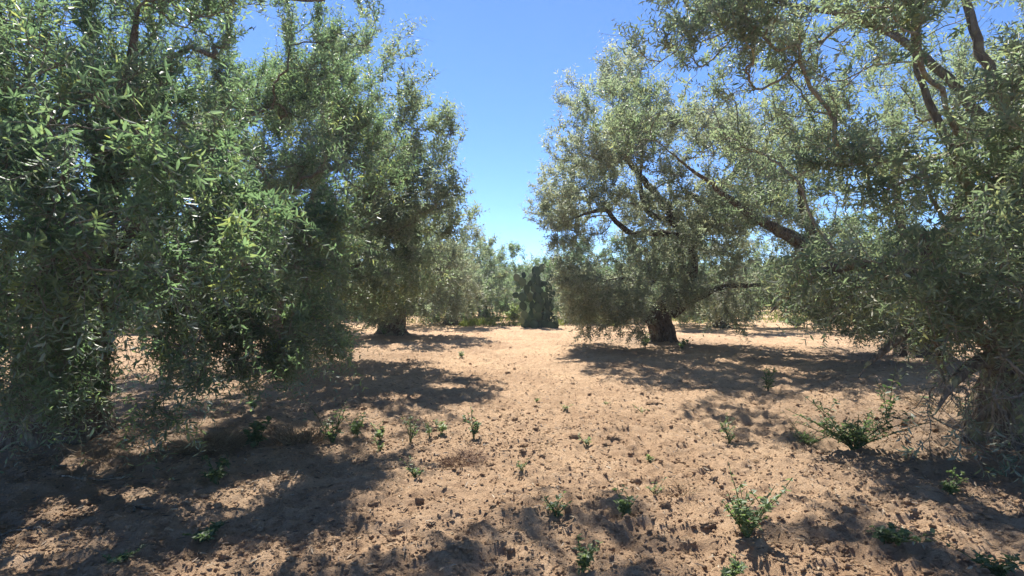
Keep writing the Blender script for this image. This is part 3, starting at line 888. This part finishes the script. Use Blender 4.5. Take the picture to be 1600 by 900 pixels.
W = weed
W(520, 695, 68, 'tall dark leafy weed, highest of the row at the shade edge left of centre', n_stems=5, dens=10, leaf=.06, tint=.3, spread=.22)
W(556, 684, 40, 'weed with pale shiny top leaves, right beside the tall dark leafy one', n_stems=3, dens=10, leaf=.07, tint=.85, spread=.3)
W(596, 690, 36, 'small weed with few rounded leaves, third along the row left of centre', n_stems=2, dens=8, leaf=.06, tint=.55)
W(642, 687, 46, 'thin upright weed between a rounded one and a yellowish low one', n_stems=2, dens=11, leaf=.035, tint=.6, spread=.12)
W(671, 684, 28, 'tiny slender weed just left of the bright yellow green one', n_stems=2, dens=8, leaf=.035, tint=.6, spread=.12)
W(690, 682, 24, 'low bright yellow green weed in a sun fleck', n_stems=4, dens=8, leaf=.045, tint=1., spread=.5)
W(740, 690, 46, 'upright dark weed at the right end of the row', n_stems=3, dens=12, leaf=.045, tint=.15, spread=.14)
W(400, 705, 44, 'broad leaved dark weed between two straw tufts', n_stems=4, dens=8, leaf=.085, lw=.8, tint=.12, spread=.35)
W(396, 643, 30, 'light green sprig standing behind the straw, under the hanging olive spray', n_stems=3, dens=10, leaf=.05, tint=.8)
W(340, 768, 40, 'low dark spreading weed in the deep shade by the straw heap', n_stems=6, dens=12, leaf=.05, tint=.1, spread=.9)
W(322, 848, 30, 'flat dark weed in the shade near the bottom left', n_stems=5, dens=12, leaf=.045, tint=.15, spread=1.2)
W(182, 893, 22, 'flat green weed at the bottom edge, leftmost of all', n_stems=5, dens=12, leaf=.04, tint=.2, spread=1.3)
W(650, 748, 32, 'thin sparse weed in the shade below the row', n_stems=4, dens=7, leaf=.04, tint=.35, spread=.4)
W(594, 706, 24, 'small weed in front of the row, beside the tall dark leafy one', n_stems=3, dens=7, leaf=.04, tint=.6, spread=.5)
W(975, 812, 46, 'fresh green weed with lobed leaves on bare sunlit clods', n_stems=4, dens=11, leaf=.05, lw=.6, tint=.65, spread=.3)
W(1024, 778, 22, 'pair of little green sprigs among the clods right of centre', n_stems=2, dens=9, leaf=.035, tint=.6, spread=.7)
W(1166, 852, 108, 'large straggly weed with many lobed leaves, biggest near the bottom right', n_stems=9, dens=15, leaf=.048, lw=.62, tint=.5, spread=.45)
W(910, 897, 68, 'bright topped weed at the bottom edge in the middle', n_stems=4, dens=12, leaf=.045, lw=.6, tint=.75, spread=.22)
W(1140, 899, 48, 'weed at the bottom edge, below the large straggly one', n_stems=4, dens=10, leaf=.042, lw=.6, tint=.45, spread=.35)
W(1386, 858, 46, 'low bushy weed on the dappled soil at the lower right', n_stems=8, dens=12, leaf=.045, lw=.6, tint=.35, spread=.95)
W(1486, 768, 42, 'small fresh weed at the end of the low soil step', n_stems=4, dens=11, leaf=.05, tint=.6, spread=.4)
W(1562, 894, 46, 'dark leafy weed in the bottom right corner', n_stems=6, dens=12, leaf=.05, tint=.12, spread=.9)
W(1200, 612, 40, 'dark upright weed alone before the shaded band at right', n_stems=3, dens=12, leaf=.075, tint=.1, spread=.18)
W(1140, 690, 40, 'sparse weed inside the shadow patch right of centre', n_stems=4, dens=9, leaf=.05, tint=.4, spread=.35)
W(916, 694, 15, 'tiny green seedling on open sunlit soil in the middle', n_stems=3, dens=6, leaf=.045, tint=.85, spread=.6)
W(1016, 713, 13, 'tiny seedling at the front of the shadow patch', n_stems=3, dens=6, leaf=.04, tint=.85, spread=.6)
W(948, 629, 9, 'pale seedling on the far sunlit soil, beside a dark clod', n_stems=3, dens=6, leaf=.035, tint=.9, spread=.6)
W(1003, 641, 12, 'pale seedling right of the dark clod on the far sunlit soil', n_stems=3, dens=6, leaf=.035, tint=.9, spread=.6)
W(838, 627, 9, 'yellow green seedling left of two others at mid distance', n_stems=3, dens=6, leaf=.035, tint=1., spread=.6)
W(882, 640, 10, 'wide yellow green seedling in the middle of the lane', n_stems=4, dens=6, leaf=.035, tint=1., spread=.9)
W(870, 812, 44, 'dim feathery weed in the shade patch at the bottom centre', n_stems=5, dens=9, leaf=.04, tint=.15, spread=.6)
W(815, 742, 20, 'small dim weed at the edge of the bottom centre shade', n_stems=3, dens=8, leaf=.035, tint=.3, spread=.5)
W(720, 560, 10, 'small weed in the shade beside the silvery olive trunk', n_stems=3, dens=6, leaf=.07, tint=.4, spread=.6)
W(600, 528, 26, 'leafy shoot growing at the foot of the silvery olive', n_stems=4, dens=10, leaf=.1, tint=.3, spread=.4)
W(802, 503, 36, 'bright yellow green shrub just left of the prickly pear', name='green_shrub', n_stems=12, dens=26, leaf=.17, lw=.55, tint=1., spread=.45, group=None)
W(768, 506, 14, 'low bright green plant at the lane end, under the grey olive', name='green_shrub', n_stems=10, dens=20, leaf=.15, lw=.5, tint=.9, spread=1.2, group=None)
W(1242, 512, 22, 'light green shrub in the sun beyond the thick reaching limb', name='green_shrub', n_stems=12, dens=22, leaf=.17, lw=.5, tint=.95, spread=.9, group=None)
W(1008, 545, 22, 'dark sucker shoots at the left foot of the stout trunk', n_stems=6, dens=14, leaf=.09, tint=.2, spread=.5)
W(1064, 548, 16, 'small leafy sprout at the right foot of the stout trunk', n_stems=4, dens=12, leaf=.09, tint=.4, spread=.6)
# the leafy bush right of the lane
W(1335, 698, 84, 'wide leafy bush with glossy leaves, biggest of the low plants', name='leafy_bush', n_stems=22, dens=20, leaf=.065, lw=.5, tint=.2, spread=.72, wide=1.5)
W(1388, 660, 80, 'tall bare stemmed sprout topping the leafy bush', n_stems=2, dens=9, leaf=.08, lw=.5, tint=.1, spread=.12)
W(1262, 690, 42, 'pale narrow leaved clump at the left foot of the leafy bush', n_stems=8, dens=12, leaf=.06, lw=.25, tint=.55, spread=.8)


# ------------------------------------------------------------------ straw tufts, dead stems
def tuft(px, py, hpx, wpx, n, label, mat, name, cat, flop=.6, seed=1):
    x, y = on_ground(px, py); z = gz(x, y)
    r = np.random.default_rng(seed)
    h = hpx * y / F; w = wpx * y / F * .5
    a = r.random(n) * 6.28; rr = np.sqrt(r.random(n))
    b = np.stack([np.cos(a) * rr * w * .75, np.sin(a) * rr * w * .6, np.zeros(n)], -1)
    b[:, 2] = ground_h(x + b[:, 0], y + b[:, 1]) - z - .01
    d = unit(np.stack([np.cos(a + r.normal(size=n)), np.sin(a + r.normal(size=n)), np.zeros(n)], -1)) * (flop * (.4 + r.random((n, 1))))
    d[:, 2] = 1; d = unit(d)
    L = h * (.6 + .8 * r.random(n))
    t = np.linspace(0, 1, 5)
    P = b[:, None] + d[:, None] * (L[:, None] * t)[..., None]
    P[:, :, 2] -= (t ** 2)[None] * L[:, None] * (.15 + flop * .55 * r.random((n, 1)))
    P += r.normal(size=P.shape) * .006
    P[:, :, 2] = np.maximum(P[:, :, 2], ground_h(x + P[:, :, 0], y + P[:, :, 1]) - z + .002)
    R = np.linspace(.0022, .0009, 5)[None] * (.6 + .9 * r.random((n, 1)))
    v, q = tubes(P, R, 3)
    o = obj(name, mesh_from(name, v, [(q, 0)], [mat], {'tint': np.repeat(r.random(n), 15)}), None, (x, y, z))
    o['label'] = label; o['category'] = cat
    return o


tuft(338, 705, 46, 115, 900, 'pale straw heap of dry grass below the hanging olive skirt', STRAW_M, 'straw_heap', 'dry grass', 1.3, 3)
tuft(470, 690, 40, 105, 330, 'standing tuft of brown dry grass left of the tall dark leafy weed', STRAW_M, 'dry_grass_tuft', 'dry grass', .75, 4)
tuft(152, 725, 44, 80, 60, 'bare branching dead stems in the shade at left', STRAW_M, 'dead_stem_tuft', 'dry grass', 1.0, 5)
tuft(722, 722, 26, 75, 260, 'rust brown clump of withered weed below the row of weeds', RUST_M, 'withered_weed_clump', 'dry weed', 1.2, 6)
tuft(1490, 645, 44, 150, 260, 'dry grass caught among the bare twigs at right', STRAW_M, 'dry_grass_tuft', 'dry grass', 1.1, 8)
tuft(1060, 765, 24, 70, 60, 'few thin dry stalks on the open soil right of centre', STRAW_M, 'dry_stalk_tuft', 'dry grass', .9, 9)


def fallen_branch(px, py, ang, ln, label, seed):
    x, y = on_ground(px, py); z = gz(x, y)
    r = np.random.default_rng(seed)
    t = np.linspace(0, 1, 8)[:, None]
    d = np.array([math.cos(ang), math.sin(ang), 0])
    main = (t - .5) * d * ln + r.normal(size=(8, 3)) * .02
    ps = [main]
    for k in (2, 4, 5):
        a = ang + r.choice([-1, 1]) * r.uniform(.5, .9)
        ps.append(main[k] + t * np.array([math.cos(a), math.sin(a), .15]) * ln * .35)
    P = np.array(ps)
    P[:, :, 2] = ground_h(x + P[:, :, 0], y + P[:, :, 1]) - z + .012 + np.abs(P[:, :, 2]) * .3
    R = np.linspace(.008, .003, 8)[None] * np.array([[1.], [.55], [.5], [.5]])
    v, q = tubes(P, R, 5)
    o = obj('fallen_branch', mesh_from('fallen_branch', v, [(q, 0)], [TWIG_GREY], smooth=True), None, (x, y, z))
    o['label'] = label; o['category'] = 'fallen branch'


fallen_branch(150, 762, .12, .55, 'thin grey forked branch lying in the shade at lower left', 1)
fallen_branch(85, 745, .2, .5, 'dry branch lying closest to the huge left trunk', 2)
fallen_branch(225, 806, .1, .14, 'short pale stick on shaded soil near the bottom left', 3)
fallen_branch(40, 847, .3, .3, 'crooked pale stick at the lower left edge', 4)


# ------------------------------------------------------------------ clods
def ico():
    p = (1 + 5 ** .5) / 2
    v = np.array([(-1, p, 0), (1, p, 0), (-1, -p, 0), (1, -p, 0), (0, -1, p), (0, 1, p), (0, -1, -p), (0, 1, -p), (p, 0, -1), (p, 0, 1), (-p, 0, -1), (-p, 0, 1)], float)
    f = np.array([(0, 11, 5), (0, 5, 1), (0, 1, 7), (0, 7, 10), (0, 10, 11), (1, 5, 9), (5, 11, 4), (11, 10, 2), (10, 7, 6), (7, 1, 8), (3, 9, 4), (3, 4, 2), (3, 2, 6), (3, 6, 8), (3, 8, 9), (4, 9, 5), (2, 4, 11), (6, 2, 10), (8, 6, 7), (9, 8, 1)])
    return unit(v), f


def subdiv(v, f):
    v = list(map(tuple, v)); cache = {}; nf = []

    def mid(a, b):
        k = (min(a, b), max(a, b))
        if k not in cache:
            m = (np.array(v[a]) + np.array(v[b])) / 2
            v.append(tuple(m / np.linalg.norm(m))); cache[k] = len(v) - 1
        return cache[k]
    for a, b, c in f:
        x, y, z = mid(a, b), mid(b, c), mid(c, a)
        nf += [(a, x, z), (b, y, x), (c, z, y), (x, y, z)]
    return np.array(v), np.array(nf)


I0 = ico(); I1 = subdiv(*I0); I2 = subdiv(*I1)


def lump_batch(ctr, size, I, r):
    n = len(ctr); bv, bf = I
    sc = size[:, None, None] * (.65 + .7 * r.random((n, 1, 3))) * np.array([1, 1, .75])
    a = r.random(n) * 6.28
    rot = np.zeros((n, 3, 3)); rot[:, 0, 0] = np.cos(a); rot[:, 0, 1] = -np.sin(a); rot[:, 1, 0] = np.sin(a); rot[:, 1, 1] = np.cos(a); rot[:, 2, 2] = 1
    d = bv[None] * (1 + .24 * r.normal(size=(n, len(bv), 1)))
    V = np.einsum('nij,nkj->nki', rot, d * sc) + ctr[:, None]
    Fc = (bf[None] + (np.arange(n) * len(bv))[:, None, None]).reshape(-1, 3)
    return V.reshape(-1, 3), Fc


def clods():
    r = np.random.default_rng(9)
    V, Fs = [], []; off = 0
    for n, I, s0, s1, y0, y1 in ((80000, I0, .0035, .012, 2.0, 14), (16000, I1, .007, .019, 2.1, 24), (1300, I2, .016, .036, 2.3, 22)):
        y = y0 * (y1 / y0) ** r.random(n)
        x = (r.random(n) * 2 - 1) * 1.0 * y * .98
        keep = (vnoise(x / 1.1, y / 1.1, 31) + .9 * r.random(n)) > .72
        x, y = x[keep], y[keep]; n = len(x)
        s = s0 * (s1 / s0) ** (r.random(n) ** 1.6)
        c = np.stack([x, y, ground_h(x, y) + s * .25], -1)
        v, f = lump_batch(c, s, I, r)
        V.append(v); Fs.append(f + off); off += len(v)
    V = np.concatenate(V)
    o = obj('soil_clods', mesh_from('soil_clods', V, [(np.concatenate(Fs), 0)], [SOIL], {'mould': np.zeros(len(V))}))
    o['kind'] = 'stuff'; o['label'] = 'crumbled clods of sandy earth strewn over the field'


clods()
r_ = np.random.default_rng(33)
for (px, py, s, lab) in [(1172, 842, .062, 'largest flat clod of earth, beside the large straggly weed'),
                         (1140, 772, .045, 'rounded clod of earth above the large straggly weed'),
                         (958, 690, .055, 'peaked clod of earth right of the tiny seedling in the middle'),
                         (1022, 630, .07, 'dark clod of earth on the far sunlit soil'),
                         (898, 684, .05, 'upright clod of earth left of the tiny seedling in the middle'),
                         (1040, 802, .035, 'clod of earth right of the fresh lobed weed'),
                         (1108, 822, .04, 'hollowed clod of earth on bare soil left of the large straggly weed'),
                         (1030, 850, .042, 'tilted clod of earth near the bottom, below the fresh lobed weed')]:
    x, y = on_ground(px, py); z = gz(x, y)
    v, f = lump_batch(np.zeros((1, 3)), np.array([s]), subdiv(*I2), r_)
    v, f = v * np.array([1.15, .9, .8]), f
    o = obj('earth_clod', mesh_from('earth_clod', v, [(f, 0)], [SOIL], {'mould': np.full(len(v), .15)}), None, (x, y, z + s * .3))
    o['label'] = lab; o['category'] = 'clod'; o['group'] = 'big clods of earth on the field'


# ------------------------------------------------------------------ litter and far grass
def litter():
    r = np.random.default_rng(19)
    X, Y = [], []
    for (tx, ty), n, s in zip(TREE_BASES, (9000, 3200, 1500, 8000, 2600, 1500), (2.4, 2.2, 2, 2.3, 2.2, 2)):
        X.append(tx + r.normal(size=n) * s); Y.append(ty + r.normal(size=n) * s - .6)
    X.append(r.uniform(-5, 5, 2600)); Y.append(2 + 9 * r.random(2600))
    x = np.concatenate(X); y = np.concatenate(Y)
    k = y > .8; x, y = x[k], y[k]; n = len(x)
    c = np.stack([x, y, ground_h(x, y) + .007], -1)
    a = r.random(n) * 6.28
    d = unit(np.stack([np.cos(a), np.sin(a), r.normal(size=n) * .18], -1)); nn = unit(np.array([0, 0, 1.]) + r.normal(size=(n, 3)) * .35)
    L = r.uniform(.03, .07, n)
    v, q, kk = leaves(c, d, nn, L, L * .24, True)
    t = r.random(n).repeat(kk)
    # straw bits
    m = 4200
    x = r.uniform(-6, 6, m); y = 2 + 10 * r.random(m) ** 1.2
    a = r.random(m) * 6.28; l = r.uniform(.03, .12, m)
    P = np.stack([np.stack([x + np.cos(a) * l * s, y + np.sin(a) * l * s], -1) for s in (-.5, 0, .5)], 1)
    P = np.concatenate([P, (ground_h(P[..., 0], P[..., 1]) + .008)[..., None]], -1)
    v2, q2 = tubes(P, np.full((m, 3), .0012), 3)
    o = obj('leaf_litter', mesh_from('leaf_litter', np.concatenate([v, v2]), [(q, 0), (q2 + len(v), 1)], [DEAD_LEAF, STRAW_M], {'tint': np.r_[t, np.repeat(r.random(m), 9)]}))
    o['kind'] = 'stuff'; o['label'] = 'dead olive leaves and straw bits littering the soil'


litter()


def far_grass():
    r = np.random.default_rng(29)
    n = 26000
    y = r.uniform(26.5, 46, n); x = r.uniform(-.75, .8, n) * y
    x2 = r.uniform(-2.4, 5.0, 7000); y2 = r.uniform(24.6, 27.5, 7000)
    x3 = r.uniform(5.2, 7.0, 900); y3 = r.uniform(8.2, 9.4, 900)
    x = np.r_[x, x2]; y = np.r_[y, y2]
    k = vnoise(x / 1.6, y / 1.6, 8) > .42
    x, y = x[k], y[k]
    n = len(x)
    c = np.stack([x, y, ground_h(x, y) - .01], -1)
    d = unit(np.stack([r.normal(size=n) * .35, r.normal(size=n) * .35, np.ones(n)], -1))
    L = r.uniform(.12, .38, n)
    v, q, kk = leaves(c, d, unit(r.normal(size=(n, 3))), L, r.uniform(.02, .045, n), False)
    o = obj('green_grass', mesh_from('green_grass', v, [(q, 0)], [GRASS_M], {'tint': np.clip(r.normal(.45, .25, n), 0, 1).repeat(kk)}))
    o['kind'] = 'stuff'; o['label'] = 'bright green grass growing behind the lane end'


far_grass()

# ------------------------------------------------------------------ faint distance haze, added also to lift the dark shade
def air():
    m, nt, out = new_mat('added_haze')
    pv = N(nt, 'ShaderNodeVolumePrincipled'); pv.inputs['Color'].default_value = (.93, .95, 1, 1)
    pv.inputs['Density'].default_value = .0009; pv.inputs['Anisotropy'].default_value = .35
    nt.links.new(pv.outputs[0], out.inputs['Volume'])
    x, y0, y1, z0, z1 = 480, -60, 520, -1.4, 10.5
    V = np.array([(sx, sy, sz) for sz in (z0, z1) for sy in (y0, y1) for sx in (-x, x)], float)
    Q = np.array([(0, 2, 3, 1), (4, 5, 7, 6), (0, 1, 5, 4), (2, 6, 7, 3), (0, 4, 6, 2), (1, 3, 7, 5)])
    o = obj('haze', mesh_from('haze', V, [(Q, 0)], [m])); o['kind'] = 'stuff'; o['label'] = 'faint haze over the grove, added to lift the shade'


air()

# ------------------------------------------------------------------ light, sky, camera
to_sun = Vector(SUN)
sl = bpy.data.lights.new('sun', 'SUN'); sl.energy = 4.7; sl.angle = math.radians(.53); sl.color = (1, .955, .88)
so = bpy.data.objects.new('sun', sl); COL.objects.link(so)
so.rotation_euler = to_sun.to_track_quat('Z', 'Y').to_euler()
so.location = to_sun * 50

w = bpy.data.worlds.new('World'); scene.world = w; w.use_nodes = True
nt = w.node_tree; nt.nodes.clear()
o_ = nt.nodes.new('ShaderNodeOutputWorld'); bg = nt.nodes.new('ShaderNodeBackground')
sk = nt.nodes.new('ShaderNodeTexSky'); sk.sky_type = 'NISHITA'; sk.sun_disc = False
sk.sun_elevation = EL; sk.sun_rotation = AZ
sk.air_density = .8; sk.dust_density = 0.1; sk.ozone_density = 10; sk.altitude = 1500
bg.inputs['Strength'].default_value = .100
nt.links.new(sk.outputs[0], bg.inputs[0]); nt.links.new(bg.outputs[0], o_.inputs[0])

cam = bpy.data.cameras.new('camera'); co = bpy.data.objects.new('camera', cam); COL.objects.link(co)
co.location = (0, 0, EYE); co.rotation_euler = (math.radians(90), 0, 0)
cam.sensor_width = 36; cam.lens = 36 * F / 1600
cam.shift_y = (HZ - 450) / 1600
cam.clip_start = .05; cam.clip_end = 1500
scene.camera = co
scene.view_settings.view_transform = 'Standard'; scene.view_settings.look = 'None'
scene.view_settings.exposure = 1.28; scene.view_settings.gamma = 1; scene.view_settings.use_curve_mapping = False
scene.cycles.max_bounces = 12; scene.cycles.transmission_bounces = 10; scene.cycles.diffuse_bounces = 6; scene.cycles.glossy_bounces = 2
scene.cycles.use_denoising = True
try:
    scene.cycles.denoiser = 'OPENIMAGEDENOISE'
    scene.cycles.denoising_input_passes = 'RGB_ALBEDO_NORMAL'
    scene.cycles.denoising_prefilter = 'ACCURATE'
except Exception:
    pass
